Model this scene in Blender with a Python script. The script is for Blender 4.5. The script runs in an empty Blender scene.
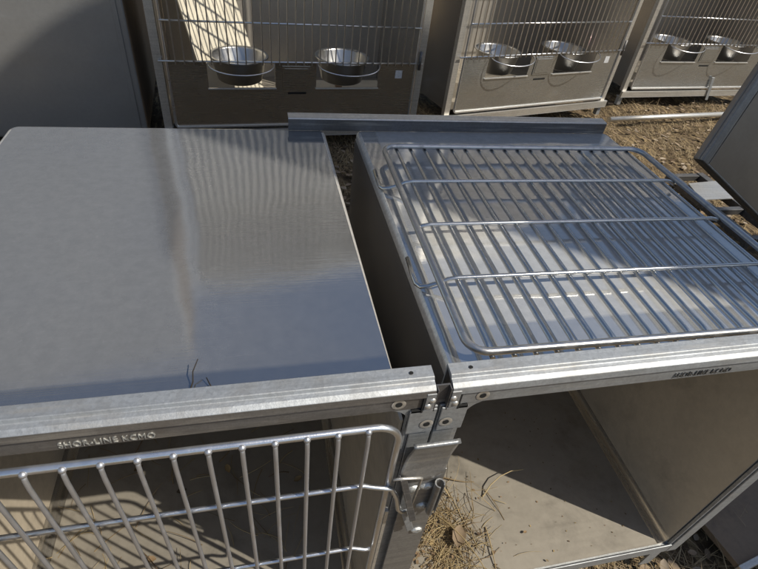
import bpy, bmesh, math, random
from mathutils import Vector, Matrix
random.seed(7)
R = math.radians
sc = bpy.context.scene
col = sc.collection
GZ = -0.76            # ground level; z = 0 is the top of the two near cages

# ------------------------------------------------------------------ materials
class NT:
    def __init__(s, name):
        s.m = bpy.data.materials.new(name); s.m.use_nodes = True
        s.t = s.m.node_tree; s.n = s.t.nodes; s.l = s.t.links
        s.n.clear()
        s.out = s.n.new('ShaderNodeOutputMaterial')
        s.tc = s.n.new('ShaderNodeTexCoord')
    def link(s, a, b): s.l.new(a, b)
    def mapping(s, scale=(1, 1, 1), loc=(0, 0, 0), rot=(0, 0, 0)):
        k = s.n.new('ShaderNodeMapping')
        k.inputs['Scale'].default_value = scale; k.inputs['Location'].default_value = loc; k.inputs['Rotation'].default_value = rot
        s.link(s.tc.outputs['Object'], k.inputs['Vector']); return k.outputs[0]
    def noise(s, sc_=5, detail=4, rough=.55, vec=None, dist=0):
        k = s.n.new('ShaderNodeTexNoise')
        k.inputs['Scale'].default_value = sc_; k.inputs['Detail'].default_value = detail
        k.inputs['Roughness'].default_value = rough; k.inputs['Distortion'].default_value = dist
        s.link(vec if vec is not None else s.tc.outputs['Object'], k.inputs['Vector']); return k.outputs['Fac']
    def ramp(s, fac, stops):
        k = s.n.new('ShaderNodeValToRGB'); e = k.color_ramp.elements
        while len(e) < len(stops): e.new(.5)
        for el, (p, c) in zip(e, stops):
            el.position = p; el.color = (c, c, c, 1) if isinstance(c, (int, float)) else (*c, 1)
        s.link(fac, k.inputs[0]); return k.outputs['Color']
    def math(s, op, a, b=None, clamp=False):
        k = s.n.new('ShaderNodeMath'); k.operation = op; k.use_clamp = clamp
        for i, v in enumerate((a, b)):
            if v is None: continue
            if isinstance(v, (int, float)): k.inputs[i].default_value = v
            else: s.link(v, k.inputs[i])
        return k.outputs[0]
    def mixc(s, f, a, b, mode='MIX'):
        k = s.n.new('ShaderNodeMix'); k.data_type = 'RGBA'; k.blend_type = mode
        for inp, v in ((k.inputs[0], f), (k.inputs[6], a), (k.inputs[7], b)):
            if isinstance(v, (int, float)): inp.default_value = v
            elif isinstance(v, tuple): inp.default_value = (*v, 1)
            else: s.link(v, inp)
        return k.outputs[2]
    def bsdf(s, **kw):
        k = s.n.new('ShaderNodeBsdfPrincipled')
        for a, v in kw.items():
            a = a.replace('_', ' ')
            if isinstance(v, (int, float)): k.inputs[a].default_value = v
            elif isinstance(v, tuple): k.inputs[a].default_value = (*v, 1)
            else: s.link(v, k.inputs[a])
        return k
    def bump(s, h, strength=.2, dist=.01, normal=None):
        k = s.n.new('ShaderNodeBump'); k.inputs['Strength'].default_value = strength; k.inputs['Distance'].default_value = dist
        s.link(h, k.inputs['Height'])
        if normal is not None: s.link(normal, k.inputs['Normal'])
        return k.outputs[0]
    def shader_mix(s, f, a, b):
        k = s.n.new('ShaderNodeMixShader')
        if isinstance(f, (int, float)): k.inputs[0].default_value = f
        else: s.link(f, k.inputs[0])
        s.link(a, k.inputs[1]); s.link(b, k.inputs[2]); return k.outputs[0]
    def done(s, sh): s.link(sh, s.out.inputs[0]); return s.m
    def xyz(s):
        k = s.n.new('ShaderNodeSeparateXYZ'); s.link(s.tc.outputs['Object'], k.inputs[0]); return k.outputs

def steel(name, base=(.56, .55, .53), rough=.26, brush=(4, 160, 160), dust=.25, dustc=(.30, .28, .25), dscale=5., wob=.002, wscale=2.5, mask=None, stain=0., brushamt=.12, bstr=.12, fleck=.05, rvar=.08):
    t = NT(name)
    br = t.noise(1., 3, .6, t.mapping(brush))
    big = t.noise(dscale, 6, .6)
    fine = t.noise(60., 3, .7)
    scr = t.noise(1., 2, .5, t.mapping((9, 420, 9), rot=(0, 0, .5)))
    r = t.math('ADD', rough - brushamt * .5, t.math('MULTIPLY', br, brushamt))
    r = t.math('ADD', r, t.math('MULTIPLY', big, rvar))
    wav = t.noise(wscale, 2, .4)
    n1 = t.bump(wav, 1., wob * 4)
    n2 = t.bump(br, bstr, .0006, n1)
    met = t.bsdf(Base_Color=t.mixc(t.ramp(big, [(.3, 0.), (.75, 1.)]), base, tuple(c * .82 for c in base)), Metallic=1., Roughness=r, Normal=n2)
    if stain:
        st = t.ramp(t.noise(7., 5, .65, dist=.6), [(.5, 0.), (.68, 1.)])
        dcol = t.mixc(t.math('MULTIPLY', st, stain), dustc, tuple(c * .45 for c in dustc))
    else:
        dcol = dustc
    dcol = t.mixc(t.math('MULTIPLY', t.ramp(fine, [(.35, 0.), (.7, 1.)]), .35), dcol, tuple(min(1, c * 1.5) for c in dustc))
    dif = t.bsdf(Base_Color=dcol, Roughness=.75, Specular_IOR_Level=.3, Normal=n1)
    f = t.math('MULTIPLY', t.ramp(big, [(.25, .75), (.75, 1.)]), dust)
    f = t.math('ADD', f, t.math('MULTIPLY', t.ramp(scr, [(.66, 0.), (.72, 1.)]), .05))
    f = t.math('ADD', f, t.math('MULTIPLY', t.ramp(t.noise(170., 2, .5), [(.64, 0.), (.74, 1.)]), fleck))
    if mask: f = t.math('MULTIPLY', f, mask(t))
    return t.done(t.shader_mix(f, met.outputs[0], dif.outputs[0]))

def top_mask_closed(t):       # haze of dust: less of it to the right and in a band along the front frame
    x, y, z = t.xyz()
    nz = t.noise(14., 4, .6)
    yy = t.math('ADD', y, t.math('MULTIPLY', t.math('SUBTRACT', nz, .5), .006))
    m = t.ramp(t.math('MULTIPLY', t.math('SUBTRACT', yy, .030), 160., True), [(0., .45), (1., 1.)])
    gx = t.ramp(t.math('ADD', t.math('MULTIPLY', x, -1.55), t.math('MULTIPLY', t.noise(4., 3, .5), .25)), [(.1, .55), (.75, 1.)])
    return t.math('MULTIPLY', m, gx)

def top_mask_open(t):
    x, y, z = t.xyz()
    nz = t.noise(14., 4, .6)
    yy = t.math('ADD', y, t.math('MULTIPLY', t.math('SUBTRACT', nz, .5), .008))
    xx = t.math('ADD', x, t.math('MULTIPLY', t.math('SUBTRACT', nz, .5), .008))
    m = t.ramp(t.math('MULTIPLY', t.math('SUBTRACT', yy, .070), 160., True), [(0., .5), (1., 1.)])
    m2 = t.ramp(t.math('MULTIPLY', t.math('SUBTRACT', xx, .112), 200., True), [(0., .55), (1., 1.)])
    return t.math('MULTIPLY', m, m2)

def galv(name, base=(.50, .51, .52), rough=.42, dirt=.35, dirtc=(.17, .14, .11), metal=.75, speck=.35):
    t = NT(name)
    v = t.n.new('ShaderNodeTexVoronoi'); v.inputs['Scale'].default_value = 260.; t.link(t.tc.outputs['Object'], v.inputs['Vector'])
    sp = t.n.new('ShaderNodeSeparateColor'); t.link(v.outputs['Color'], sp.inputs[0])
    big = t.noise(16., 6, .65); fine = t.noise(220., 3, .7)
    c = t.mixc(sp.outputs[0], tuple(k * .91 for k in base), tuple(min(1, k * 1.07) for k in base))
    c = t.mixc(t.math('MULTIPLY', t.ramp(big, [(.45, 0.), (.75, 1.)]), dirt), c, dirtc)
    c = t.mixc(t.math('MULTIPLY', t.ramp(fine, [(.55, 0.), (.75, 1.)]), speck), c, tuple(k * .45 for k in base))
    stk = t.noise(1., 4, .7, t.mapping((4, 130, 130)))
    c = t.mixc(t.math('MULTIPLY', t.ramp(stk, [(.44, 0.), (.64, 1.)]), .42), c, tuple(k * .55 for k in base))
    c = t.mixc(t.math('MULTIPLY', t.ramp(t.noise(1., 3, .6, t.mapping((7, 90, 90), loc=(3, 1, 2))), [(.56, 0.), (.70, 1.)]), .35), c, (.50, .47, .42))
    b = t.bsdf(Base_Color=c, Metallic=metal, Roughness=t.math('ADD', rough - .1, t.math('MULTIPLY', big, .25)), Normal=t.bump(fine, .25, .0012))
    return t.done(b.outputs[0])

def chrome(name, base=(.72, .74, .78), rough=.24, dirt=.18, dirtc=(.10, .08, .06), metal=1.):
    t = NT(name)
    big = t.noise(35., 5, .65); fine = t.noise(300., 2, .6)
    c = t.mixc(t.math('MULTIPLY', t.ramp(big, [(.5, 0.), (.75, 1.)]), dirt), base, dirtc)
    b = t.bsdf(Base_Color=c, Metallic=t.math('SUBTRACT', metal, t.math('MULTIPLY', t.ramp(big, [(.5, 0.), (.8, 1.)]), dirt)), Roughness=t.math('ADD', rough, t.math('MULTIPLY', big, .15)), Normal=t.bump(fine, .2, .0006))
    return t.done(b.outputs[0])

def plain(name, c, rough=.7, metal=0., var=.4, scale=20., bump=.2):
    t = NT(name)
    n = t.noise(scale, 5, .6)
    b = t.bsdf(Base_Color=t.mixc(t.ramp(n, [(.3, 0.), (.7, 1.)]), tuple(k * (1 - var) for k in c), tuple(min(1, k * (1 + var)) for k in c)), Metallic=metal, Roughness=rough, Normal=t.bump(n, bump, .004))
    return t.done(b.outputs[0])

def vary(name, cols, rough=.8):          # straw, leaves: a colour for each loose piece
    t = NT(name)
    g = t.n.new('ShaderNodeNewGeometry')
    k = t.n.new('ShaderNodeValToRGB'); e = k.color_ramp.elements
    while len(e) < len(cols): e.new(.5)
    for i, (el, c) in enumerate(zip(e, cols)): el.position = i / (len(cols) - 1); el.color = (*c, 1)
    t.link(g.outputs['Random Per Island'], k.inputs[0])
    n = t.noise(90., 3, .6)
    c = t.mixc(t.math('MULTIPLY', n, .5), k.outputs[0], (.10, .07, .04))
    b = t.bsdf(Base_Color=c, Roughness=rough, Specular_IOR_Level=.3)
    return t.done(b.outputs[0])

M = {}
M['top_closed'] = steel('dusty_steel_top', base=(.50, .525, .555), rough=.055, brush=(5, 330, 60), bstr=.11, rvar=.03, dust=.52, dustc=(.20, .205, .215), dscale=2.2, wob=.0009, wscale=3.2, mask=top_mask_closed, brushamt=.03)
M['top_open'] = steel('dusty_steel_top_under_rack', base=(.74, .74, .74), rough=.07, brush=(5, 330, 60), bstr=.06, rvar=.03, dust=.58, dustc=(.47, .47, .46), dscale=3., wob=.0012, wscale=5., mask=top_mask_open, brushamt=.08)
M['side'] = steel('brushed_steel_side', base=(.62, .61, .60), rough=.2, brush=(4, 3, 220), dust=.20, dustc=(.34, .32, .30))
M['inside'] = steel('soiled_steel_inside', base=(.52, .49, .44), rough=.32, brush=(120, 5, 5), dust=.70, dustc=(.54, .47, .37), dscale=4., stain=.5)
M['floor'] = steel('soiled_steel_floor', base=(.50, .46, .40), rough=.42, brush=(5, 120, 5), dust=.66, dustc=(.245, .222, .185), dscale=6., stain=.9)
M['dark_side'] = steel('dull_brown_steel', base=(.42, .38, .34), rough=.36, brush=(4, 4, 200), dust=.5, dustc=(.24, .20, .155))
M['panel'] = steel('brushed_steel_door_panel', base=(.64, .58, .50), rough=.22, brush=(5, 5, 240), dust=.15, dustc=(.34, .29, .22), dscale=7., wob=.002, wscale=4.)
M['panel_sunlit'] = steel('brushed_steel_sunlit_panel', base=(.54, .56, .58), rough=.22, brush=(5, 5, 240), dust=.16, dustc=(.40, .40, .38), dscale=7., wob=.002, wscale=4.)  # sunlit version of the door panel, light painted into its greyer tone
M['blank'] = steel('dull_steel_back_panel', base=(.44, .46, .49), rough=.36, brush=(3, 3, 150), dust=.5, dustc=(.24, .24, .24), dscale=3.)
M['back_inside'] = steel('steel_inside_rear_cage', base=(.60, .57, .52), rough=.38, brush=(90, 5, 5), dust=.55, dustc=(.40, .37, .33), dscale=4.)
M['galv'] = galv('weathered_galvanised', rough=.55, base=(.41, .43, .45), dirt=.5)
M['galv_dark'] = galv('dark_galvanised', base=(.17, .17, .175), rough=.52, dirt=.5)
M['galv_dull'] = galv('dirty_galvanised', base=(.22, .21, .20), rough=.5, dirt=.6, speck=.3)
M['galv_mid'] = galv('mid_galvanised', base=(.33, .335, .34), rough=.40, dirt=.35, speck=.25)
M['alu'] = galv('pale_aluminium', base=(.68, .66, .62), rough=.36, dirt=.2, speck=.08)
M['chrome'] = chrome('plated_wire', rough=.22, metal=.95)
M['doorwire'] = chrome('plated_door_wire', base=(.50, .51, .54), rough=.32, dirt=.35, metal=.78)
M['rackwire'] = chrome('stainless_wire', base=(.60, .60, .59), rough=.13, dirt=.22)
M['rackframe'] = chrome('stainless_wire_soiled', base=(.56, .56, .56), rough=.24, dirt=.55, dirtc=(.14, .11, .08))
M['bowl'] = chrome('polished_bowl', base=(.50, .50, .50), rough=.24, dirt=.03)
M['hole'] = plain('hole_shadow', (.006, .006, .006), .9)
M['rearwire'] = chrome('dull_bright_wire', base=(.86, .82, .76), rough=.48, dirt=.1)
M['cove'] = steel('cove_highlight', base=(.80, .77, .72), rough=.22, brush=(120, 4, 120), dust=.12, dustc=(.40, .36, .30))  # brighter than the walls: the highlight along the cove is painted in
M['rim'] = galv('rolled_edge_highlight', base=(.74, .71, .66), rough=.42, dirt=.15, metal=.55)  # rolled edge of the tops, its bright highlight line painted as pale colour
M['pan'] = steel('brown_pan_and_gap_shade', base=(.20, .16, .13), rough=.45, brush=(6, 90, 6), dust=.85, dustc=(.22, .16, .105), dscale=4., stain=.6)
M['letter'] = plain('embossed_letter', (.10, .10, .10), .5, .3)
M['letter_pale'] = plain('embossed_letter_worn', (.40, .40, .38), .5, .6, .6, 300.)
M['cream'] = plain('cream_board', (.66, .61, .50), .6, 0, .12, 9., .1)
M['weld'] = plain('weld_bead', (.5, .5, .48), .4, .7, .4, 200.)
M['leaf'] = vary('dry_leaf', [(.25, .14, .07), (.34, .22, .12), (.18, .10, .06), (.42, .31, .19)])
M['husk'] = vary('pale_husk', [(.27, .205, .14), (.24, .18, .12)])
M['straw'] = vary('straw', [(.38, .29, .15), (.48, .38, .21), (.28, .20, .10), (.15, .105, .06), (.42, .33, .18)], .6)
M['chaff'] = vary('chaff', [(.36, .25, .11), (.09, .06, .04), (.26, .17, .09), (.05, .04, .03), (.45, .33, .16)], .7)
M['grass'] = vary('dry_grass', [(.40, .30, .17), (.47, .36, .21), (.25, .18, .10), (.15, .11, .065), (.44, .35, .21), (.10, .085, .045)], .7)
M['litter'] = vary('leaf_litter', [(.24, .17, .11), (.12, .08, .05), (.34, .26, .18), (.28, .20, .13), (.48, .40, .31), (.08, .06, .04)], .7)
M['twig'] = plain('twig', (.02, .016, .013), .85)
M['sticker'] = plain('faded_sticker', (.55, .56, .58), .5, 0, .2, 120.)

def ground_mat():
    t = NT('dry_soil')
    a = t.noise(2.2, 8, .65); b = t.noise(28., 6, .7); c = t.noise(1., 4, .6, t.mapping((60, 14, 20), rot=(0, 0, .6)))
    colr = t.mixc(t.ramp(a, [(.35, 0.), (.65, 1.)]), (.09, .066, .042), (.17, .125, .076))
    colr = t.mixc(t.ramp(b, [(.40, 0.), (.58, 1.)]), colr, (.075, .055, .036))
    colr = t.mixc(t.math('MULTIPLY', t.ramp(c, [(.5, 0.), (.62, 1.)]), .7), colr, (.36, .27, .15))
    n = t.bump(b, .8, .02, t.bump(c, .5, .01))
    return t.done(t.bsdf(Base_Color=colr, Roughness=.95, Specular_IOR_Level=.1, Normal=n).outputs[0])
M['ground'] = ground_mat()

# ------------------------------------------------------------------ mesh helpers
class MB:
    def __init__(s): s.v = []; s.f = []; s.s = []
    def add(s, vs, fs, smooth=False):
        o = len(s.v); s.v += [tuple(v) for v in vs]
        for f in fs: s.f.append([i + o for i in f]); s.s.append(smooth)
        return s
    def box(s, x0, x1, y0, y1, z0, z1):
        vs = [(x, y, z) for z in (z0, z1) for y in (y0, y1) for x in (x0, x1)]
        return s.add(vs, [(0, 2, 3, 1), (4, 5, 7, 6), (0, 1, 5, 4), (2, 6, 7, 3), (0, 4, 6, 2), (1, 3, 7, 5)])
    def obox(s, c, ax, ay, az):
        c, ax, ay, az = map(Vector, (c, ax, ay, az))
        vs = [c + ax * i + ay * j + az * k for k in (-1, 1) for j in (-1, 1) for i in (-1, 1)]
        return s.add(vs, [(0, 2, 3, 1), (4, 5, 7, 6), (0, 1, 5, 4), (2, 6, 7, 3), (0, 4, 6, 2), (1, 3, 7, 5)])
    def tube(s, pts, r, n=8, r1=None, cap=True):
        pts = [Vector(p) for p in pts]; N = len(pts); vs = []; fs = []
        up = None
        for i, p in enumerate(pts):
            d = (pts[min(i + 1, N - 1)] - pts[max(i - 1, 0)]).normalized()
            if up is None:
                up = d.orthogonal().normalized()
            up = (up - d * up.dot(d)).normalized(); w = d.cross(up)
            rr = r if r1 is None else r + (r1 - r) * i / (N - 1)
            for k in range(n):
                a = 2 * math.pi * k / n
                vs.append(p + (up * math.cos(a) + w * math.sin(a)) * rr)
        for i in range(N - 1):
            for k in range(n):
                fs.append((i * n + k, i * n + (k + 1) % n, (i + 1) * n + (k + 1) % n, (i + 1) * n + k))
        s.add(vs, fs, True)
        if cap:
            o = len(s.v) - len(vs)
            s.f.append([o + k for k in reversed(range(n))]); s.s.append(False)
            s.f.append([o + (N - 1) * n + k for k in range(n)]); s.s.append(False)
        return s
    def prism(s, prof, axis, a, b, smooth=False):     # closed profile swept along an axis; 'x': (y,z), 'y': (x,z), 'z': (x,y)
        n = len(prof)
        def mk(p, t): return (t, p[0], p[1]) if axis == 'x' else (p[0], t, p[1]) if axis == 'y' else (p[0], p[1], t)
        vs = [mk(p, a) for p in prof] + [mk(p, b) for p in prof]
        fs = [(i, (i + 1) % n, n + (i + 1) % n, n + i) for i in range(n)]
        s.add(vs, fs, smooth)
        s.add(vs, [tuple(reversed(range(n))), tuple(range(n, 2 * n))])
        return s
    def lathe(s, prof, c=(0, 0, 0), n=32):
        vs = []; fs = []
        for r, z in prof:
            for k in range(n):
                a = 2 * math.pi * k / n; vs.append((c[0] + r * math.cos(a), c[1] + r * math.sin(a), c[2] + z))
        for i in range(len(prof) - 1):
            for k in range(n): fs.append((i * n + k, i * n + (k + 1) % n, (i + 1) * n + (k + 1) % n, (i + 1) * n + k))
        return s.add(vs, fs, True)
    def disc(s, c, r, nrm, n=14):
        c = Vector(c); nrm = Vector(nrm).normalized(); u = nrm.orthogonal().normalized(); w = nrm.cross(u)
        return s.add([c + (u * math.cos(2 * math.pi * k / n) + w * math.sin(2 * math.pi * k / n)) * r for k in range(n)], [tuple(range(n))])
    def build(s, name, mat, parent=None, bevel=0., seg=2, fix=True):
        me = bpy.data.meshes.new(name); me.from_pydata(s.v, [], s.f)
        me.polygons.foreach_set('use_smooth', s.s); me.update()
        if fix:
            bm = bmesh.new(); bm.from_mesh(me); bmesh.ops.recalc_face_normals(bm, faces=bm.faces); bm.to_mesh(me); bm.free()
        me.materials.append(mat)
        o = bpy.data.objects.new(name, me); col.objects.link(o); o.parent = parent
        if bevel:
            b = o.modifiers.new('bevel', 'BEVEL'); b.width = bevel; b.segments = seg; b.limit_method = 'ANGLE'; b.angle_limit = R(40)
        return o

def thing(name, label, cat, loc=(0, 0, 0), rot=(0, 0, 0), group=None):
    o = bpy.data.objects.new(name, None); o.empty_display_size = .1; col.objects.link(o)
    o.location = loc; o.rotation_euler = rot; return tag(o, label, cat, group)
def tag(o, label, cat, group=None):
    o['label'] = label; o['category'] = cat
    if group: o['group'] = group
    return o
def copy_tree(o, parent=None):
    c = o.copy(); col.objects.link(c); c.parent = parent
    for ch in list(o.children): copy_tree(ch, c)
    return c

def thick(line, t):                   # open polyline -> closed profile of thickness t (offset to the left)
    out = []; n = len(line)
    for i, p in enumerate(line):
        a = Vector(line[max(i - 1, 0)]); b = Vector(line[min(i + 1, n - 1)]); d = (b - a).normalized()
        out.append((p[0] - d.y * t, p[1] + d.x * t))
    return list(line) + out[::-1]
def arc(cx, cz, r, a0, a1, n=6):
    return [(cx + r * math.cos(R(a0 + (a1 - a0) * i / n)), cz + r * math.sin(R(a0 + (a1 - a0) * i / n))) for i in range(n + 1)]

def text_mesh(s, size, extr):
    cu = bpy.data.curves.new('letters', 'FONT'); cu.body = s; cu.size = size; cu.extrude = extr; cu.space_character = 1.08
    ob = bpy.data.objects.new('letters', cu); col.objects.link(ob)
    bpy.context.view_layer.update()
    me = bpy.data.meshes.new_from_object(ob.evaluated_get(bpy.context.evaluated_depsgraph_get()))
    bpy.data.objects.remove(ob); return me

# ------------------------------------------------------------------ the two near cages
D = .711; H = .656; YF = -.062

def rounded_top(x0, x1, y0, y1, rad=.02, edge=.009, drop=.02):
    m = MB(); rings = []
    def ring(inset, z):
        pts = []
        for (cx, cy, a0) in ((x1 - rad, y1 - rad, 0), (x0 + rad, y1 - rad, 90), (x0 + .004, y0 + .004, 180), (x1 - .004, y0 + .004, 270)):
            rr = rad if cy > (y0 + y1) / 2 else .004
            for k in range(5):
                a = R(a0 + 22.5 * k); q = max(rr - inset, .0005)
                pts.append((cx + q * math.cos(a), cy + q * math.sin(a), z))
        return pts
    for k in range(5):
        a = R(90 * k / 4); rings.append(ring(edge * (1 - math.cos(a)), -edge * (1 - math.sin(a))))
    rings = [ring(0, -drop)] + rings
    n = len(rings[0]); vs = [p for r_ in rings for p in r_]; fs = []
    for i in range(len(rings) - 1):
        for k in range(n): fs.append((i * n + k, i * n + (k + 1) % n, (i + 1) * n + (k + 1) % n, (i + 1) * n + k))
    m.add(vs, fs, True)
    m.add(vs, [tuple((len(rings) - 1) * n + k for k in range(n))], False)
    return m

def near_cage(name, label, x0, x1, topmat):
    """x0..x1 is the steel box; the galvanised front frame stands 33 mm proud of it on both sides"""
    t = thing(name, label, 'animal cage', ((x0 + x1) / 2, .33, GZ))
    ox, oy, oz = (x0 + x1) / 2, .33, GZ
    def put(m, nm, mat, par=t, bevel=0.):
        o = m.build(nm, mat, None, bevel); o.parent = par
        if par is t: o.matrix_parent_inverse = Matrix.Translation((-ox, -oy, -oz))
        return o
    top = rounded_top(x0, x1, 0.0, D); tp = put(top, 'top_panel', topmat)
    tp.data.materials.append(M['rim'])
    for p in tp.data.polygons:
        if len(p.vertices) == 4 and p.normal.z < .93: p.material_index = 1
    # side walls with a coved foot, swept front to back
    for sgn, xw in ((1, x1), (-1, x0)):
        xi = xw - sgn * .004; r = .022
        line = [(xi, -.021)] + [(xi, -H + r)] + [(xi - sgn * (r - r * math.cos(R(a))), -H + r - r * math.sin(R(a))) for a in (18, 36, 54, 72, 90)]
        out = [(xw, -.021), (xw, -H - .004), (line[-1][0], -H - .004)]
        m = MB().prism(line + out[::-1], 'y', YF + .012, D - .006)
        o = put(m, 'side_panel', M['inside'] if True else None)
        o.data.materials.append(M['side']); o.data.materials.append(M['cove'])
        for p in o.data.polygons:
            if p.normal.x * sgn > .9: p.material_index = 1
            if abs(p.normal.y) < .1 and -H - .001 < p.center.z < -H + r + .001 and abs(p.center.x - xw) > .0035 and p.normal.x * sgn < -.1:
                p.use_smooth = True; p.material_index = 2
    put(MB().box(x0 + .004, x1 - .004, D - .006, D - .002, -H - .004, -.021), 'back_panel', M['inside'])
    put(MB().box(x0 + .026, x1 - .026, YF + .012, D - .007, -H - .004, -H), 'floor_panel', M['floor'])
    # front frame
    fx0, fx1 = x0 - .034, x1 + .034
    rx0, rx1 = x0 - .0255, x1 + .0255
    rail = [(-.034, .0015), (-.034, .0585), (-.050, .0575), (-.0525, .0535), (-.058, .0525), (YF - .0015, .049), (YF - .0035, .040), (YF - .0005, .0375), (YF, .036), (YF, .017),
            (YF + .003, .017), (YF + .003, .046), (-.0365, .0555), (-.0365, .0015)]
    rl = put(MB().prism(rail, 'x', rx0, rx1), 'top_rail', M['galv'], bevel=.0007)
    for sgn, xa, xb in ((1, x1 + .007, fx1), (-1, x0 - .007, fx0)):
        lo, hi = min(xa, xb), max(xa, xb)
        xin = xa - sgn * .007
        m = MB().box(lo, hi, YF + .001, YF + .004, -H - .03, .0165)
        m.box(min(xa, xin), max(xa, xin), YF + .004, YF + .010, -H - .03, .0165)
        m.box(min(xb, xb - sgn * .003), max(xb, xb - sgn * .003), YF + .0045, -.03, -H - .03, .0165)
        put(m, 'frame_post', M['galv'], bevel=.0008)
    m = MB().box(x0 - .006, x1 + .006, YF + .0015, YF + .0045, -H - .03, -H + .004)
    m.box(x0 - .006, x1 + .006, YF + .005, YF + .03, -H - .008, -H - .0045)
    put(m, 'bottom_rail', M['galv'], bevel=.0008)
    # angled legs under the box
    for lx in (x0 + .0, x1 - .0):
        for ly in (YF + .004, D - .04):
            s = 1 if lx < ox else -1
            put(MB().box(min(lx, lx + s * .03), max(lx, lx + s * .03), ly, ly + .003, GZ + .001, -H - .031)
                .box(min(lx, lx + s * .003), max(lx, lx + s * .003), ly + .0035, ly + .03, GZ + .001, -H - .031), 'leg', M['galv'])
    return t, put, rl

def corner(put, x_edge, s):
    """folded and riveted corner where the rail meets the post; s=+1 right-hand corner of a cage, -1 left-hand one"""
    X = lambda d: x_edge - s * d
    bx = lambda m, d0, d1, y0, y1, z0, z1: m.box(min(X(d0), X(d1)), max(X(d0), X(d1)), y0, y1, z0, z1)
    y = YF - .0035
    m = MB(); bx(m, .0075, .019, y, YF, .0165, .0455); bx(m, .0015, .034, y + .001, YF, -.030, .0155)
    # quarter-round web that makes the rounded inner corner of the opening
    fan = [(X(.033), .017)] + [(X(.033 + .028 - .028 * math.sin(R(a))), .017 - .028 + .028 * math.cos(R(a))) for a in range(0, 91, 10)]
    m.prism(fan, 'y', YF + .001, YF + .0035)
    pl = put(m, 'corner_plate', M['galv'], bevel=.0008)
    m = MB(); bx(m, .0195, .0215, YF - .003, YF + .0, .012, .042); bx(m, .0215, .033, YF - .0025, YF - .0003, .0122, .0165)
    put(m, 'fold_slot', M['hole'])
    for d, z in ((.0110, .034), (.0150, .024)):
        put(MB().lathe([(0, .0022), (.0022, .0019), (.0034, .0009), (.004, 0)], n=14), 'rivet', M['alu'], pl)
        o = bpy.context.scene.collection.objects[-1]
        o.rotation_euler = (R(90), 0, 0); o.location = (X(d), y, z)
    for d, z, yy in ((.0105, -.012, YF - .0032), (.049, .029, YF - .0005)):
        m = MB().lathe([(.0042, 0), (.0075, .0004), (.0085, 0)], n=16)
        o = put(m, 'hole_rim', M['alu'], pl); o.rotation_euler = (R(90), 0, 0); o.location = (X(d), yy - .0001, z)
        put(MB().disc((X(d), yy - .0006, z), .0040, (0, -1, 0)), 'bolt_hole', M['hole'], pl)
    put(MB().disc((X(.034), -.043, .0590), .0024, (0, 0, 1)), 'bolt_hole', M['hole'], pl)

def fix_sub(put_root, t):          # parts are placed in world figures: give sub-parts the same frame as their part
    pass

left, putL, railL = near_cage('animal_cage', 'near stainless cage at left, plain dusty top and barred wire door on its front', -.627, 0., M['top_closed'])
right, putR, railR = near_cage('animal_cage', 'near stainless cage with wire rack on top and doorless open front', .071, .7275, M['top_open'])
corner(putL, .034, 1); corner(putL, -.661, -1)
corner(putR, .037, -1); corner(putR, .7615, 1)

def lettering(par, x, z, w, mat, size):
    me = text_mesh('SHOR-LINE KCMO', size, .0006)
    me.transform(Matrix.Rotation(R(90), 4, 'X'))
    xs = [v.co.x for v in me.vertices]; k = w / (max(xs) - min(xs))
    me.transform(Matrix.Diagonal((k, 1, 1, 1)))
    me.transform(Matrix.Translation((x - min(xs) * k, YF - .0006, z)))
    me.materials.append(mat)
    o = bpy.data.objects.new('lettering', me); col.objects.link(o); o.parent = par
    return o
railL.data.materials.append(M['galv_dull'])
for p in railL.data.polygons:
    if p.normal.y < -.8 and p.center.y < -.055: p.material_index = 1
lettering(railL, -.357, .0205, .088, M['letter_pale'], .0125)
lettering(railR, .350, .0215, .088, M['letter'], .0125)

# wire door of the left cage
yd = -.078
xa, xb, zt, zb = -.615, -.0135, .013, -.60
def rrect(xa, xb, z0, z1, r, y, n=7):
    p = []
    for cx, cz, a0 in ((xb - r, z1 - r, 0), (xa + r, z1 - r, 90), (xa + r, z0 + r, 180), (xb - r, z0 + r, 270)):
        p += [(q[0], y, q[1]) for q in arc(cx, cz, r, a0, a0 + 90, n)]
    return p
def loop(p): return p + [p[0], p[1]]
door = putL(MB().tube(loop(rrect(xa, xb, zb, zt, .03, yd)), .0044, 12, cap=False), 'wire_door', M['chrome'])
def sub(m, name, mat, par, bevel=0.): return m.build(name, mat, par, bevel)
n = 18
for i in range(n):
    x = -.0515 - .0334 * i
    if x < xa + .01: break
    m = MB().tube([(x, yd - .0035, zt + .0015), (x, yd - .006, zt - .006), (x, yd - .0072, zt - .02), (x, yd - .0072, zb + .02), (x, yd - .004, zb)], .0026, 8)
    m.lathe([(.0001, .0030), (.0024, .0024), (.0038, .0008), (.0040, -.002), (.002, -.004)], (x, yd - .0040, zt + .0008), 10)
    sub(m, 'wire', M['doorwire'], door)
for z, hook in ((-.112, True), (-.300, False), (-.470, False)):
    x1 = -.020
    p = [(xa, yd, z), (-.06, yd - .001, z), (-.045, yd - .001, z - .001), (-.036, yd - .003, z - .003)]
    if hook: p += [(-.022, yd - .006, z - .004), (-.010, yd - .007, z - .008), (-.001, yd - .008, z - .03), (.006, yd - .008, z - .066), (.013, yd - .006, z - .080), (.020, yd - .004, z - .084)]
    else: p += [(-.028, yd - .004, z - .006), (x1, yd - .004, z - .006)]
    sub(MB().tube(p, .0034, 8), 'crossbar', M['chrome'], door)

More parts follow.
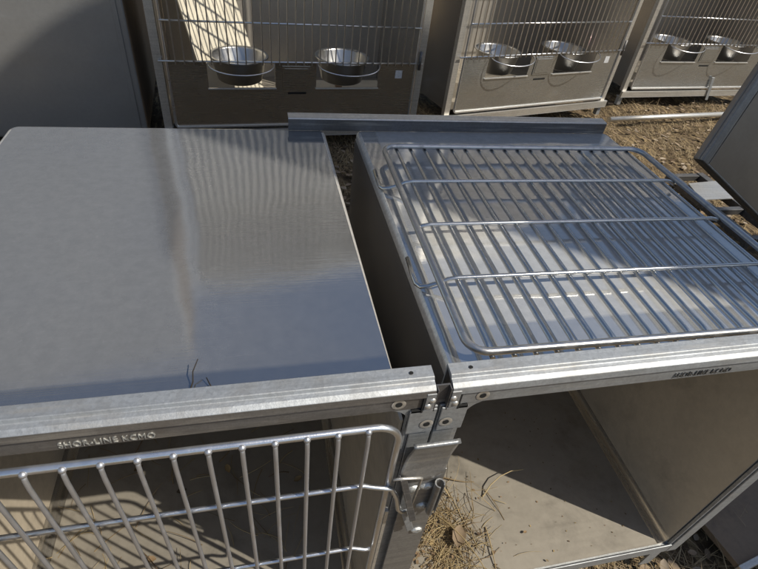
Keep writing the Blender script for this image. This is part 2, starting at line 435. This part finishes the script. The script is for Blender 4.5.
# latch between the two posts: a bent, flared cover plate with the catch hanging under it
lt = MB(); NU, NV = 14, 12
vs = []
for j in range(NV + 1):
    v = j / NV
    for i in range(NU + 1):
        u = i / NU
        zb_ = -.089 - .030 * math.sin(math.pi * min(1, u * .86)) ** .8 
        z = -.040 + (zb_ + .040) * v
        x = (.0085 - .0105 * v ** 1.6) * (1 - u) + (.0655 - .005 * v ** 2) * u
        y = -.0795 + .0055 * math.sin(math.pi * min(1., v * .75)) - .009 * max(0, v - .55) ** 1.3 - .004 * (1 - u) * v * v
        vs.append((x, y, z))
for dy, dz in ((.0, .0035), (.0055, .0050)):        # folded lip along the top
    vs += [(.0085 + .057 * i / NU + .002 * (i == NU), -.0815 + dy, -.040 + dz) for i in range(NU + 1)]
rows = list(range(NV, -1, -1)) + [NV + 1, NV + 2]; n1 = NU + 1
lt.add(vs, [(rows[r] * n1 + i, rows[r] * n1 + i + 1, rows[r + 1] * n1 + i + 1, rows[r + 1] * n1 + i) for r in range(len(rows) - 1) for i in range(NU)], True)
latch = putL(lt, 'latch', M['galv_mid'])
so_ = latch.modifiers.new('thickness', 'SOLIDIFY'); so_.thickness = .0014; so_.offset = 0
m = MB().box(.014, .066, -.0745, -.0715, -.60, -.108)
sub(m, 'latch_plate', M['galv_mid'], latch, .0006)
m = MB()
ring = [(.0070 * math.cos(R(a)), .0070 * math.sin(R(a))) for a in range(-40, 261, 20)]
ring2 = [(.0052 * math.cos(R(a)), .0052 * math.sin(R(a))) for a in range(260, -41, -20)]
m.prism([(.0575 + p[0], -.0835 + p[1]) for p in ring + ring2], 'z', -.206, -.127, True)
sub(m, 'hinge_tube', M['galv_mid'], latch)
def bar_between(m, p, q, wx, wy):
    p, q = Vector(p), Vector(q); d = (q - p) / 2; x = Vector((1, 0, 0)); x = (x - d * x.dot(d) / d.dot(d)).normalized(); y = d.cross(x).normalized()
    m.obox((p + q) / 2, x * wx, y * wy, d); return m
m = bar_between(MB(), (-.001, -.093, -.084), (.030, -.0925, -.206), .0042, .0012); bar_between(m, (-.0045, -.0905, -.084), (.0262, -.090, -.206), .0010, .0040)
sub(m, 'latch_bar', M['galv_dark'], latch, .0006)
m = MB(); m.tube([(-.014, -.092, -.083), (-.003, -.093, -.081), (.020, -.093, -.0855), (.0235, -.0915, -.090), (.0255, -.084, -.172)], .0019, 8)
sub(m, 'latch_hook', M['alu'], latch)
m = bar_between(MB(), (.017, -.0835, -.190), (.036, -.0835, -.258), .0050, .0013); bar_between(m, (.0125, -.0800, -.190), (.0315, -.0800, -.258), .0010, .0045)
sub(m, 'latch_socket', M['galv'], latch, .0006)
for x, z, r in ((.026, -.149, .0085), (.045, -.147, .0095), (.047, -.202, .0085), (.052, -.284, .0085)):
    m = MB(); pr = [(.0001, .0048), (r * .5, .0042), (r * .85, .0024), (r, -.001)]
    n_ = 12
    for q, (rr, h) in enumerate(pr): m.v += [(x + rr * 1.25 * math.cos(6.283 * k / n_) * random.uniform(.9, 1.1), -.0745 - h * random.uniform(.85, 1.1), z + rr * .8 * math.sin(6.283 * k / n_) * random.uniform(.9, 1.1)) for k in range(n_)]
    for q in range(3):
        for k in range(n_): m.f.append([q * n_ + k, q * n_ + (k + 1) % n_, (q + 1) * n_ + (k + 1) % n_, (q + 1) * n_ + k]); m.s.append(True)
    sub(m, 'weld_bead', M['weld'], latch)
m = MB().box(.0272, .0438, -.0575, -.0555, .012, .050); m.box(.0272, .0284, -.0645, -.0577, .012, .050); m.box(.0426, .0438, -.0645, -.0577, .012, .050)
sub(m, 'joining_channel', M['galv_dark'], latch)
# door stop strip lying against the left post
m = MB().box(-.004, .001, -.071, -.0635, -.60, -.215)
putL(m, 'door_stop', M['alu'])

# ------------------------------------------------------------------ wire rack lying on the right cage
RX, RY = .088, .008
rk = thing('wire_rack', 'stainless wire floor rack lying on top of the doorless near cage', 'wire rack', (.41, .29, .0))
def putK(m, nm, mat):
    o = m.build(nm, mat, None); o.parent = rk; o.matrix_parent_inverse = Matrix.Translation((-.41, -.29, 0)); return o
zr = .0235
def flat(xa, xb, ya, yb, r, z):
    p = []
    for cx, cy, a0 in ((xb - r, yb - r, 0), (xa + r, yb - r, 90), (xa + r, ya + r, 180), (xb - r, ya + r, 270)):
        p += [(q[0], q[1], z) for q in arc(cx, cy, r, a0, a0 + 90, 7)]
    return p
ra, rb, rc, rd = .100, .716, .002, .574
putK(MB().tube(loop(flat(ra, rb, rc, rd, .028, zr)), .0056, 12, cap=False), 'rack_frame', M['rackframe'])
nw = 22
for i in range(nw):
    x = ra + .0308 * (i + 1)
    if x > rb - .012: break
    putK(MB().tube([(x, rc - .006, zr - .0075), (x, rc + .02, zr - .0062), (x, rd - .02, zr - .0062), (x, rd + .002, zr - .0075)], .0036, 8), 'wire', M['rackwire'])
for y, hook in ((.430, True), (.287, False), (.148, True)):
    for _ in (0,):
        z2 = zr - .0004
        if hook:
            p = [(ra - .028, y + .072, zr - .017), (ra - .029, y + .03, zr - .019), (ra - .0285, y + .012, zr - .019), (ra - .024, y + .003, zr - .0175), (ra - .014, y, zr - .014), (ra + .004, y, zr - .0085), (ra + .016, y, z2 - .002), (ra + .03, y, z2),
                 (rb - .03, y, z2), (rb - .016, y, z2 - .002), (rb - .004, y, zr - .0085), (rb + .004, y, zr - .011)]
        else:
            p = [(ra + .001, y, zr - .0075), (ra + .012, y, zr - .003), (ra + .026, y, z2), (rb - .026, y, z2), (rb - .012, y, zr - .003), (rb - .001, y, zr - .0075)]
        putK(MB().tube(p, .0037, 10), 'crossbar', M['rackwire'])
rk.rotation_euler.z = R(-.8)

# ------------------------------------------------------------------ angle rail lying across both tops
ang = [(.699, .0006), (.699, .0265), (.7005, .0285), (.727, .0300), (.727, .0275), (.7025, .0262), (.7015, .0006)]
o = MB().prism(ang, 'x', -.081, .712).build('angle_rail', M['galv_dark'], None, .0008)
o.data.materials.append(M['alu'])  # light painted by material: dark for the shaded face, paler for the top
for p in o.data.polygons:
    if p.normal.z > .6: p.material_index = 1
tag(o, 'dark galvanised angle rail lying across the rear edge of both near cages', 'metal rail')

# ------------------------------------------------------------------ rear row of cages
W = 1.30; ZB = .10; ZT = ZB + 2.35        # local heights above the ground
def bowl_mb(r=.132, h=.118):
    return MB().lathe([(r * .02, 0.003), (r * .70, .003), (r * .76, .010), (r * .93, h - .008), (r * .96, h - .002), (r * 1.05, h), (r * 1.08, h - .004), (r * 1.04, h - .006), (r * .99, h - .010), (r * .80, .006), (r * .72, 0), (r * .02, 0)], n=36)

def rear_cage(label, loc, yaw):
    t = thing('animal_cage', label, 'animal cage', (loc[0], loc[1], GZ), (0, 0, yaw), 'cages standing in the rear row')
    dp = .64
    P = lambda m, nm, mat, par=t, b=0.: m.build(nm, mat, par, b)
    P(MB().box(.036, .040, .012, dp, ZB + .01, ZT - .02), 'side_panel', M['side'])
    P(MB().box(W - .040, W - .036, .012, dp, ZB + .01, ZT - .02), 'side_panel', M['side'])
    P(MB().box(.041, W - .041, dp - .004, dp, ZB + .01, ZT - .02), 'back_panel', M['back_inside'])
    P(MB().box(.041, W - .041, .012, dp - .005, ZB + .03, ZB + .034), 'floor_panel', M['floor'])
    P(MB().box(.036, W - .036, .012, dp, ZT - .0195, ZT - .0155), 'top_panel', M['side'])
    for xa_ in (0, W - .036):
        P(MB().box(xa_, xa_ + .036, 0, .004, ZB, ZT).box(xa_ + (.0 if xa_ == 0 else .032), xa_ + (.004 if xa_ == 0 else .036), .0045, .03, ZB, ZT), 'frame_post', M['alu'], b=.001)
    P(MB().box(.0365, W - .0365, 0.0, .004, ZT - .05, ZT), 'top_rail', M['alu'], b=.001)
    P(MB().box(-.01, W + .01, -.020, -.0005, ZB - .035, ZB + .005).box(-.01, W + .01, -.0195, .03, ZB - .039, ZB - .0355), 'bottom_rail', M['alu'], b=.0012)
    for lx in (.0, W - .03):
        for ly in (.0, dp - .035):
            P(MB().box(lx, lx + .03, ly, ly + .03, .001, ZB - .0395 if ly == 0 else ZB + .009), 'leg', M['galv'], b=.001)
    # door: frame of wire, solid foot panel with two cut-outs for the bowls
    yd_ = -.012
    z0, z1 = ZB + .022, ZB + .333
    cuts = ((.225, .535), (.735, 1.055)); zc = ZB + .212
    door = P(MB().tube(loop(rrect(.055, W - .050, z0, ZT - .03, .02, yd_)), .006, 10, cap=False), 'wire_door', M['chrome'])
    pm = MB()
    ys = (-.010, -.007)
    pm.box(.058, W - .055, *ys, z0 + .004, zc)
    for xa_, xb_ in ((.058, cuts[0][0]), (cuts[0][1], cuts[1][0]), (cuts[1][1], W - .055)): pm.box(xa_, xb_, *ys, zc + .0001, z1 - .002)
    P(pm, 'door_panel', M['panel'], door)
    P(MB().box(.058, W - .055, -.019, -.0105, z0 - .002, z0 + .007), 'panel_lip', M['alu'], door, .002)
    for xa_, xb_ in cuts: P(MB().box(xa_ - .004, xb_ + .004, -.018, -.0105, zc - .007, zc - .001), 'cutout_lip', M['alu'], door, .001)
    P(MB().box(cuts[0][1] + .035, cuts[1][0] - .03, -.0145, -.0105, zc + .0, z1 - .018).box(cuts[0][1] + .045, cuts[1][0] - .040, -.0165, -.0146, zc + .01, z1 - .028), 'card_holder', M['panel'], door, .0012)
    P(MB().box(W / 2 - .055, W / 2 + .035, -.0112, -.0105, zc - .032, zc - .022), 'maker_mark', M['hole'], door)
    P(MB().box(W - .155, W - .118, -.0112, -.0105, z1 - .075, z1 - .035), 'sticker', M['sticker'], door)
    k = 30
    for i in range(k):
        x = .055 + (W - .105) * (i + 1) / (k + 1)
        P(MB().tube([(x, yd_ - .009, z1 - .012), (x, yd_ - .009, ZT - .032)], .0029, 6), 'wire', M['rearwire'], door)
    for z in [z1 + .168 * q for q in range(12)]:
        P(MB().tube([(.052 - (.03 if z == z1 else 0), yd_ - .003, z), (W - .047 + (.03 if z == z1 else 0), yd_ - .003, z)], .0045, 8), 'crossbar', M['chrome'], door)
    for xa_, xb_ in cuts:
        cx = (xa_ + xb_) / 2; rr = (xb_ - xa_) / 2 - .004
        P(MB().tube([(cx + rr * math.cos(R(a)), yd_ - .010 - rr * .62 * math.sin(R(a)), z1 - .006 - .022 * math.sin(R(a))) for a in range(0, 181, 12)], .0030, 7), 'bowl_ring', M['chrome'], door)
    # hinge pins and catch on the right post
    P(MB().tube([(W - .030, -.016, z1 - .03), (W - .030, -.016, z1 + .06)], .008, 10), 'door_catch', M['galv_dark'], door)
    return t, cuts, z1
c2, cuts, z1 = rear_cage('rear cage with cream board inside, seen over the plain topped near cage', (-.575, 2.118), R(5))
def more(label, loc, yaw):
    c = copy_tree(c2); c.location = (loc[0], loc[1], GZ); c.rotation_euler = (0, 0, yaw); c['label'] = label; return c
c3 = more('rear cage with pale sunlit door panel, in the middle of the row behind the rack', (.93, 2.352), R(14))
c4 = more('rear cage at right end of the row, above the bare ground and white pipe', (2.45, 2.85), R(6))
for c in (c3, c4):           # the two sunlit doors get a greyer copy, their light put into the colour
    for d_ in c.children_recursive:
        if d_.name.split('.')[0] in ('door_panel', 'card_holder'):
            d_.material_slots[0].link = 'OBJECT'; d_.material_slots[0].material = M['panel_sunlit']
bm_ = None
for c, words in ((c2, 'the door before the cream board'), (c3, 'the middle rear cage door'), (c4, 'the far right rear cage door')):
    for k, (xa_, xb_) in enumerate(cuts):
        mw = Matrix.Translation(c.location) @ Matrix.Rotation(c.rotation_euler.z, 4, 'Z')
        if bm_ is None: o = bm_ = bowl_mb().build('feeding_bowl', M['bowl'])
        else: o = bm_.copy(); col.objects.link(o)
        o.location = mw @ Vector(((xa_ + xb_) / 2, .118, z1 - .126))
        tag(o, 'steel bowl in %s cut-out of %s' % (('left', 'right')[k], words), 'bowl', 'feeding bowls in the rear cage doors')
# clip hanging on the right cage's foot rail
mw4 = Matrix.Translation(c4.location) @ Matrix.Rotation(c4.rotation_euler.z, 4, 'Z')
o = MB().obox((0, 0, 0), (.012, 0, 0), (0, .003, 0), (-.02, 0, .085)).build('hanging_strap', M['galv'], None, .001)
o.location = mw4 @ Vector((.80, -.026, .12)); tag(o, 'grey metal strap hanging over the foot rail of the far right cage', 'metal strap')

# solid cage at far left
t = thing('animal_cage', 'solid panelled cage at far left with plain grey face half in shadow', 'animal cage', (-1.98, 2.13, GZ), (0, 0, R(4)))
m = MB().box(0, 1.315, 0, 1.7, .03, 3.3); o = m.build('cage_body', M['blank'], t, .012, 3)
o.data.materials.append(M['pan'])  # darker material on the right face paints the shade in the gap
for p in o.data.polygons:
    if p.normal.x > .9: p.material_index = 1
MB().box(1.262, 1.282, -.006, -.0005, .05, 3.27).build('edge_seam', M['blank'], t, .001)
for lx in (.01, 1.26):
    for ly in (.01, 1.6): MB().box(lx, lx + .03, ly, ly + .03, .001, .0295).build('leg', M['galv'], t)

# cream board and tray inside the first rear cage
mw2 = Matrix.Translation(c2.location) @ Matrix.Rotation(c2.rotation_euler.z, 4, 'Z')
def in_c2(p): return mw2 @ Vector(p)
def board(name, quad, th, mat):
    q = [in_c2(p) for p in quad]; nrm = (q[1] - q[0]).cross(q[3] - q[0]).normalized() * th
    m = MB(); vs = q + [p + nrm for p in q]
    m.add(vs, [(3, 2, 1, 0), (4, 5, 6, 7)] + [(i, (i + 1) % 4, 4 + (i + 1) % 4, 4 + i) for i in range(4)])
    return m.build(name, mat, None, .002)
o = board('leaning_board', [(.22, .22, .16), (.52, .40, .16), (.26, .60, 1.1), (.045, .36, 1.0)], .012, M['cream'])
tag(o, 'cream board leaning inside the rear cage behind the plain topped near cage', 'board')
o = board('cream_tray', [(.62, .16, .145), (1.22, .16, .145), (1.22, .50, .145), (.62, .50, .145)], .02, M['cream'])
tag(o, 'cream flat tray with dead leaves on the floor of the rear cage', 'tray')
def leaf_mb(m, p, s, n=None, rz=None, curl=.4):
    rz = random.uniform(0, 6.28) if rz is None else rz
    ca, sa = math.cos(rz), math.sin(rz)
    tilt = random.uniform(-.5, .5); vs = []
    prof = ((-.5, .04), (-.25, .26), (.1, .30), (.35, .16), (.5, .02))
    for u, w in prof:
        for v in (-w, 0, w):
            z = curl * (abs(v) * .8 + u * u * .5) + tilt * u * .4
            vs.append((p[0] + s * (u * ca - v * sa), p[1] + s * (u * sa + v * ca), p[2] + s * z + .001))
    fs = []
    for i in range(4):
        for j in range(2): fs.append((i * 3 + j, i * 3 + j + 1, (i + 1) * 3 + j + 1, (i + 1) * 3 + j))
    m.add(vs, fs, True)
for k, (x, y, s) in enumerate(((.74, .30, .11), (.62, .34, .06), (.95, .38, .07))):
    m = MB(); leaf_mb(m, (0, 0, 0), s); o = m.build('dead_leaf', M['leaf'], None, fix=False); o.location = in_c2((x, y, .168))
    tag(o, ('large curled brown leaf on the cream tray', 'small brown leaf at left on the cream tray', 'brown leaf at the rear of the cream tray')[k], 'leaf', 'dead leaves on the cream tray')

# pipe lying on the ground before the right-hand rear cage
o = MB().tube([(2.16, 2.50, GZ + .036), (2.7, 2.58, GZ + .033), (3.65, 2.70, GZ + .030)], .017, 14).build('metal_pipe', M['alu'])
tag(o, 'white metal pipe lying on dry ground in front of the right rear cage', 'pipe')

# ------------------------------------------------------------------ things right of the near cages
P0 = Vector((1.421, 1.022, -.250)); P0 = Vector((1.339, .945, -.203))
a = Vector((.16, .11, .25)).normalized(); b = Vector((.36, -.03, -.20)); b = (b - a * b.dot(a)).normalized()
nv = a.cross(b).normalized(); nv = -nv if nv.y < 0 else nv
t = thing('cage_side', 'tipped dark steel panel with folded rim leaning at the right edge', 'steel sheet', P0)
t.rotation_euler = Matrix((a, b, nv)).transposed().to_euler()
La, Lb, Lc = .95, .66, .04
m = MB().box(0, La, 0, Lb, .012, Lc); m.build('panel_body', M['dark_side'], t, .006)
m = MB().box(0, La, 0, .034, -.003, .0115).box(0, La, Lb - .034, Lb, -.003, .0115).box(0, .007, .0345, Lb - .0345, -.003, .0115).box(La - .034, La, .0345, Lb - .0345, -.003, .0115)
m.build('front_rim', M['galv_mid'], t, .002)
m = MB().box(.009, La - .045, .045, Lb - .045, .004, .0115); m.build('face_panel', M['dark_side'], t, .002)

# plate on a low channel frame behind the panel
zp = -.66
o = MB().prism([(2.03, 1.56), (2.255, 1.585), (2.21, 1.41), (1.985, 1.40)][::-1], 'z', zp - .004, zp).build('cover_plate', M['alu'], None, .001)
tag(o, 'pale bare metal plate lying behind the dark panel at right', 'metal plate')
t = thing('support_frame', 'dark low channel frame carrying the pale plate behind the leaning panel', 'metal frame', (2.1, 1.38, GZ))
for x in (-.09, .10):
    MB().box(x - .02, x + .02, -.30, .30, .055, .0945).build('channel_bar', M['galv_dark'], t, .002)
for y in (-.30, -.06, .27):
    MB().box(-.0695, .0795, y, y + .03, .06, .09).build('cross_bar', M['galv_dark'], t, .002)
for x in (-.09, .10):
    for y in (-.285, .245): MB().box(x - .012, x + .012, y - .012, y + .012, .001, .0545).build('leg', M['galv_dark'], t, .002)

# loose steel pan on the ground at lower right
t = thing('steel_pan', 'large brown steel pan with pale rim on the ground right of the doorless cage', 'steel pan', (.93, -.11, GZ), (0, 0, R(10)))
m = MB().box(0, .75, 0, .80, .03, .034); m.build('pan_floor', M['pan'], t)
m = MB().box(.0, .75, .80, .804, .03, .22).box(.75, .754, 0, .804, .03, .22); m.build('pan_wall', M['pan'], t, .001)
m = MB().box(-.01, .76, -.016, -.0005, .022, .043); m.build('pan_rim', M['alu'], t, .002); m = MB().box(-.006, -.0005, 0, .80, .022, .040); m.build('pan_edge', M['pan'], t, .001)
for x in (.05, .70):
    for y in (.05, .74): MB().box(x - .02, x + .02, y - .02, y + .02, .001, .0295).build('foot', M['galv'], t)

# unseen shadow caster in bin form, added to shade the tops and rear row
def shadow_caster(label, x, y, r, he, hp):
    t = thing('shadow_caster', label, 'added shadow caster', (x, y, GZ), group='unseen shadow casters added off to the right')
    MB().lathe([(r, .9), (r, he), (r - .03, he), (r - .03, .9)], n=64).build('caster_shell', M['galv'], t)
    MB().lathe([(r + .02, he - .01), (.13, hp - .06), (.10, hp), (.001, hp)], n=64).build('caster_roof', M['galv'], t)
    MB().lathe([(r, .9), (.16, .12), (.001, .12)], n=64).build('caster_cone', M['galv'], t)
    for k in range(4):
        a_ = R(45 + 90 * k); x_, y_ = (r - .08) * math.cos(a_), (r - .08) * math.sin(a_); MB().box(x_ - .04, x_ + .04, y_ - .04, y_ + .04, .001, 1.2).build('leg', M['galv'], t)
shadow_caster('added unseen bin-shaped shadow caster, nearer of two, shading the cage tops', 2.65, -.58, .625, 5.28, 5.90)
shadow_caster('added unseen bin-shaped shadow caster, farther of two, shading the rear cages', 4.16, -.76, .545, 5.75, 6.75)

# ------------------------------------------------------------------ ground, grass, litter, straw
def axis(lo, hi, step, far):
    v = []; x = lo
    while x < hi: v.append(x); x += step
    v.append(hi); g = step
    e = hi
    while e < far: g *= 1.6; e += g; v.append(e)
    g = step; e = lo
    while e > -far: g *= 1.6; e -= g; v.insert(0, e)
    return v
from mathutils import noise as nz
xs = axis(-1.5, 4., .035, 300); ys = axis(-.8, 4.2, .035, 300)
def gh(x, y):
    near = 1 if -1.6 < x < 4.2 and -.9 < y < 4.4 else 0
    return GZ + near * (.030 * nz.noise((x * 2.1, y * 2.1, 0)) + .016 * nz.noise((x * 8, y * 8, 3)) - .022)
m = MB(); vs = [(x, y, gh(x, y)) for y in ys for x in xs]; nx = len(xs)
m.add(vs, [(j * nx + i, j * nx + i + 1, (j + 1) * nx + i + 1, (j + 1) * nx + i) for j in range(len(ys) - 1) for i in range(nx - 1)], True)
o = m.build('ground', M['ground'], fix=False); o['kind'] = 'structure'

def blade(m, p, L, ang, lean, w, bend=.5):
    d = Vector((math.cos(ang), math.sin(ang), 0)); s = Vector((-d.y, d.x, 0)) * w
    vs = []; q = Vector(p); e = lean
    for i in range(4):
        k = 1 - i / 3.4
        vs += [q - s * k, q + s * k]
        q = q + (d * math.cos(e) + Vector((0, 0, 1)) * math.sin(e)) * (L / 3); e -= bend * random.uniform(.2, 1.)
    m.add(vs, [(0, 1, 3, 2), (2, 3, 5, 4), (4, 5, 7, 6)], False)
m = MB()
spots = []
for _ in range(26000):
    r_ = random.random()
    if r_ < .62: x, y = random.uniform(1.5, 3.9), random.uniform(1.2, 3.0)
    elif r_ < .75: x, y = random.uniform(.1, .5), random.uniform(1.0, 2.3)
    elif r_ < .93: x, y = random.uniform(.55, 1.1), random.uniform(-.35, .5)
    else: x, y = random.uniform(-.2, 2.4), random.uniform(1.9, 2.7)
    if nz.noise((x * 5, y * 5, 9)) < random.uniform(-.35, .4): continue
    blade(m, (x, y, gh(x, y)), random.uniform(.03, .13), random.uniform(0, 6.28), random.uniform(.0, .9), random.uniform(.0009, .0022))
o = m.build('dry_grass', M['grass'], fix=False); o['kind'] = 'stuff'; tag(o, 'dead straw coloured grass matted over the bare ground', 'grass')
m = MB()
for _ in range(1300):
    r_ = random.random()
    if r_ < .7: x, y = random.uniform(1.5, 3.9), random.uniform(1.2, 3.0)
    elif r_ < .85: x, y = random.uniform(.1, .5), random.uniform(1.0, 2.3)
    else: x, y = random.uniform(.55, 1.1), random.uniform(-.35, .5)
    leaf_mb(m, (x, y, gh(x, y) + random.uniform(.002, .02)), random.uniform(.012, .045), curl=random.uniform(-.2, .8))
o = m.build('leaf_litter', M['litter'], fix=False); o['kind'] = 'stuff'; tag(o, 'brown dead leaves scattered over the ground between the cages', 'leaf litter')

def stalk(m, x, y, z, L, ang, r, lift=.25):
    p = Vector((x, y, z + r + .0005)); pts = [p]; e = random.uniform(-.02, lift); k = random.uniform(-.6, .6)
    for i in range(4):
        ang += k * .4
        p = p + Vector((math.cos(ang) * math.cos(e), math.sin(ang) * math.cos(e), math.sin(e))) * L / 4; e -= lift * .35
        pts.append(Vector((p.x, p.y, max(p.z, z + r))))
    m.tube(pts, r, 4, r * .5, cap=False)
m = MB(); m2 = MB()
def inside(x, y): return .10 < x < .70 and -.045 < y < .6
k = 0
while k < 420:
    a_ = random.gauss(0, 1); b_ = random.gauss(0, 1)
    x = .17 + abs(a_) * .055 ; y = .04 + b_ * .065
    if not inside(x, y): continue
    stalk(m, x, y, -H, random.uniform(.015, .10), random.uniform(0, 6.28), random.uniform(.0004, .0012), random.uniform(.1, .7)); k += 1
for k in range(700):
    x = .10 + abs(random.gauss(0, .085)); y = .0 + random.gauss(.03, .09)
    if not inside(x, y): continue
    leaf_mb(m2, (x, y, -H + random.uniform(.0005, .006)), random.choice((.002, .003, .004, .005, .007, .010)), curl=random.uniform(0, .8))
for k in range(90):
    x, y = random.uniform(.1, .68), random.uniform(-.04, .35)
    leaf_mb(m2, (x, y, -H + .0005), random.uniform(.002, .006), curl=.3)
for (x, y, L, ang) in ((.25, .13, .20, 2.2), (.33, .12, .13, .9), (.23, .19, .10, 5.6), (.20, .10, .19, 5.3), (.31, .05, .12, 4.6)):
    stalk(m, x, y, -H, L, ang, .0018, .5)
o = m.build('straw', M['straw'], fix=False); o['kind'] = 'stuff'; tag(o, 'golden straw strewn on the floor of the doorless cage', 'straw')
o = m2.build('chaff', M['chaff'], fix=False); o['kind'] = 'stuff'; tag(o, 'brown chaff and crumbs strewn on the floor of the doorless cage', 'chaff')
m = MB(); leaf_mb(m, (0, 0, .004), .05, rz=1.1, curl=.75); o = m.build('dead_leaf', M['husk'], None, fix=False); o.location = (.235, .035, -H + .012)
tag(o, 'brown dead leaf in the straw of the doorless cage', 'leaf')
# debris in the left cage
m = MB()
for k in range(90):
    stalk(m, random.uniform(-.6, -.06), random.uniform(-.03, .45), -H, random.uniform(.02, .10), random.uniform(0, 6.28), random.uniform(.0006, .0013), .3)
o = m.build('straw', M['straw'], fix=False); o['kind'] = 'stuff'; tag(o, 'loose straw behind the wire door of the near left cage', 'straw')
m = MB()
for (x, y, L, ang) in ((-.48, .33, .11, 1.), (-.38, .26, .08, 2.), (-.33, .35, .07, 4.), (-.28, .30, .06, .4), (-.12, .25, .05, 3.), (-.43, .12, .12, 5.5)):
    stalk(m, x, y, -H, L, ang, .0016, .6)
    leaf_mb(m, (x + .02, y - .02, -H + .002), .022, curl=.5)
o = m.build('plant_debris', M['chaff'], fix=False); o['kind'] = 'stuff'; tag(o, 'dark curled stems and leaf bits on the floor of the near left cage', 'debris')
for k, (x, y, pts) in enumerate(((-.244, .004, [(0, 0, .001), (.004, .012, .006), (.004, .022, .012), (.010, .034, .020)]), (-.217, .003, [(0, 0, .001), (-.004, .008, .004), (-.008, .016, .008)]))):
    o = MB().tube(pts, .0011, 5, .0006).build('twig', M['twig']); o.location = (x, y, 0)
    tag(o, ('longer dark twig standing at the front edge of the plain cage top', 'shorter dark twig beside it on the plain cage top')[k], 'twig')

# ------------------------------------------------------------------ light, sky, camera
el = R(50.3); sd = Vector((.69, -.475, 1.)).normalized()          # towards the sun
el = math.asin(sd.z); az = math.atan2(sd.x, sd.y)
w = bpy.data.worlds.new('World'); sc.world = w; w.use_nodes = True
nt = w.node_tree; bg = nt.nodes['Background']
sky = nt.nodes.new('ShaderNodeTexSky'); sky.sky_type = 'NISHITA'; sky.sun_disc = False
sky.sun_elevation = el; sky.sun_rotation = az; sky.air_density = 1.0; sky.dust_density = 1.; sky.ozone_density = .35
nt.links.new(sky.outputs[0], bg.inputs[0]); bg.inputs[1].default_value = .10
su = bpy.data.lights.new('sun', 'SUN'); su.energy = 5.0; su.angle = R(.45); su.color = (1., .93, .80)
so = bpy.data.objects.new('sun', su); col.objects.link(so); so.rotation_euler = (-sd).to_track_quat('-Z', 'Y').to_euler(); so.location = (3, -2, 5)

cam = bpy.data.cameras.new('camera'); co = bpy.data.objects.new('camera', cam); col.objects.link(co); sc.camera = co
cam.sensor_width = 36; cam.sensor_fit = 'HORIZONTAL'; cam.lens = 508.77 / 758 * 36; cam.clip_start = .01; cam.clip_end = 1000
rm = Matrix(((0.97343264, 0.05598934, -0.22202272), (-0.20345632, 0.65633826, -0.72651608), (0.10504485, 0.75238639, 0.65029247)))
co.matrix_world = Matrix.Translation((-.1548, -.3815, .4960)) @ rm.to_4x4()

sc.render.engine = 'CYCLES'
sc.cycles.use_denoising = True
sc.cycles.max_bounces = 10; sc.cycles.glossy_bounces = 7; sc.cycles.diffuse_bounces = 4; sc.cycles.blur_glossy = .6
sc.cycles.sample_clamp_indirect = 6.
sc.cycles.caustics_reflective = True
sc.view_settings.view_transform = 'Standard'; sc.view_settings.look = 'None'; sc.view_settings.exposure = 0; sc.view_settings.gamma = 1
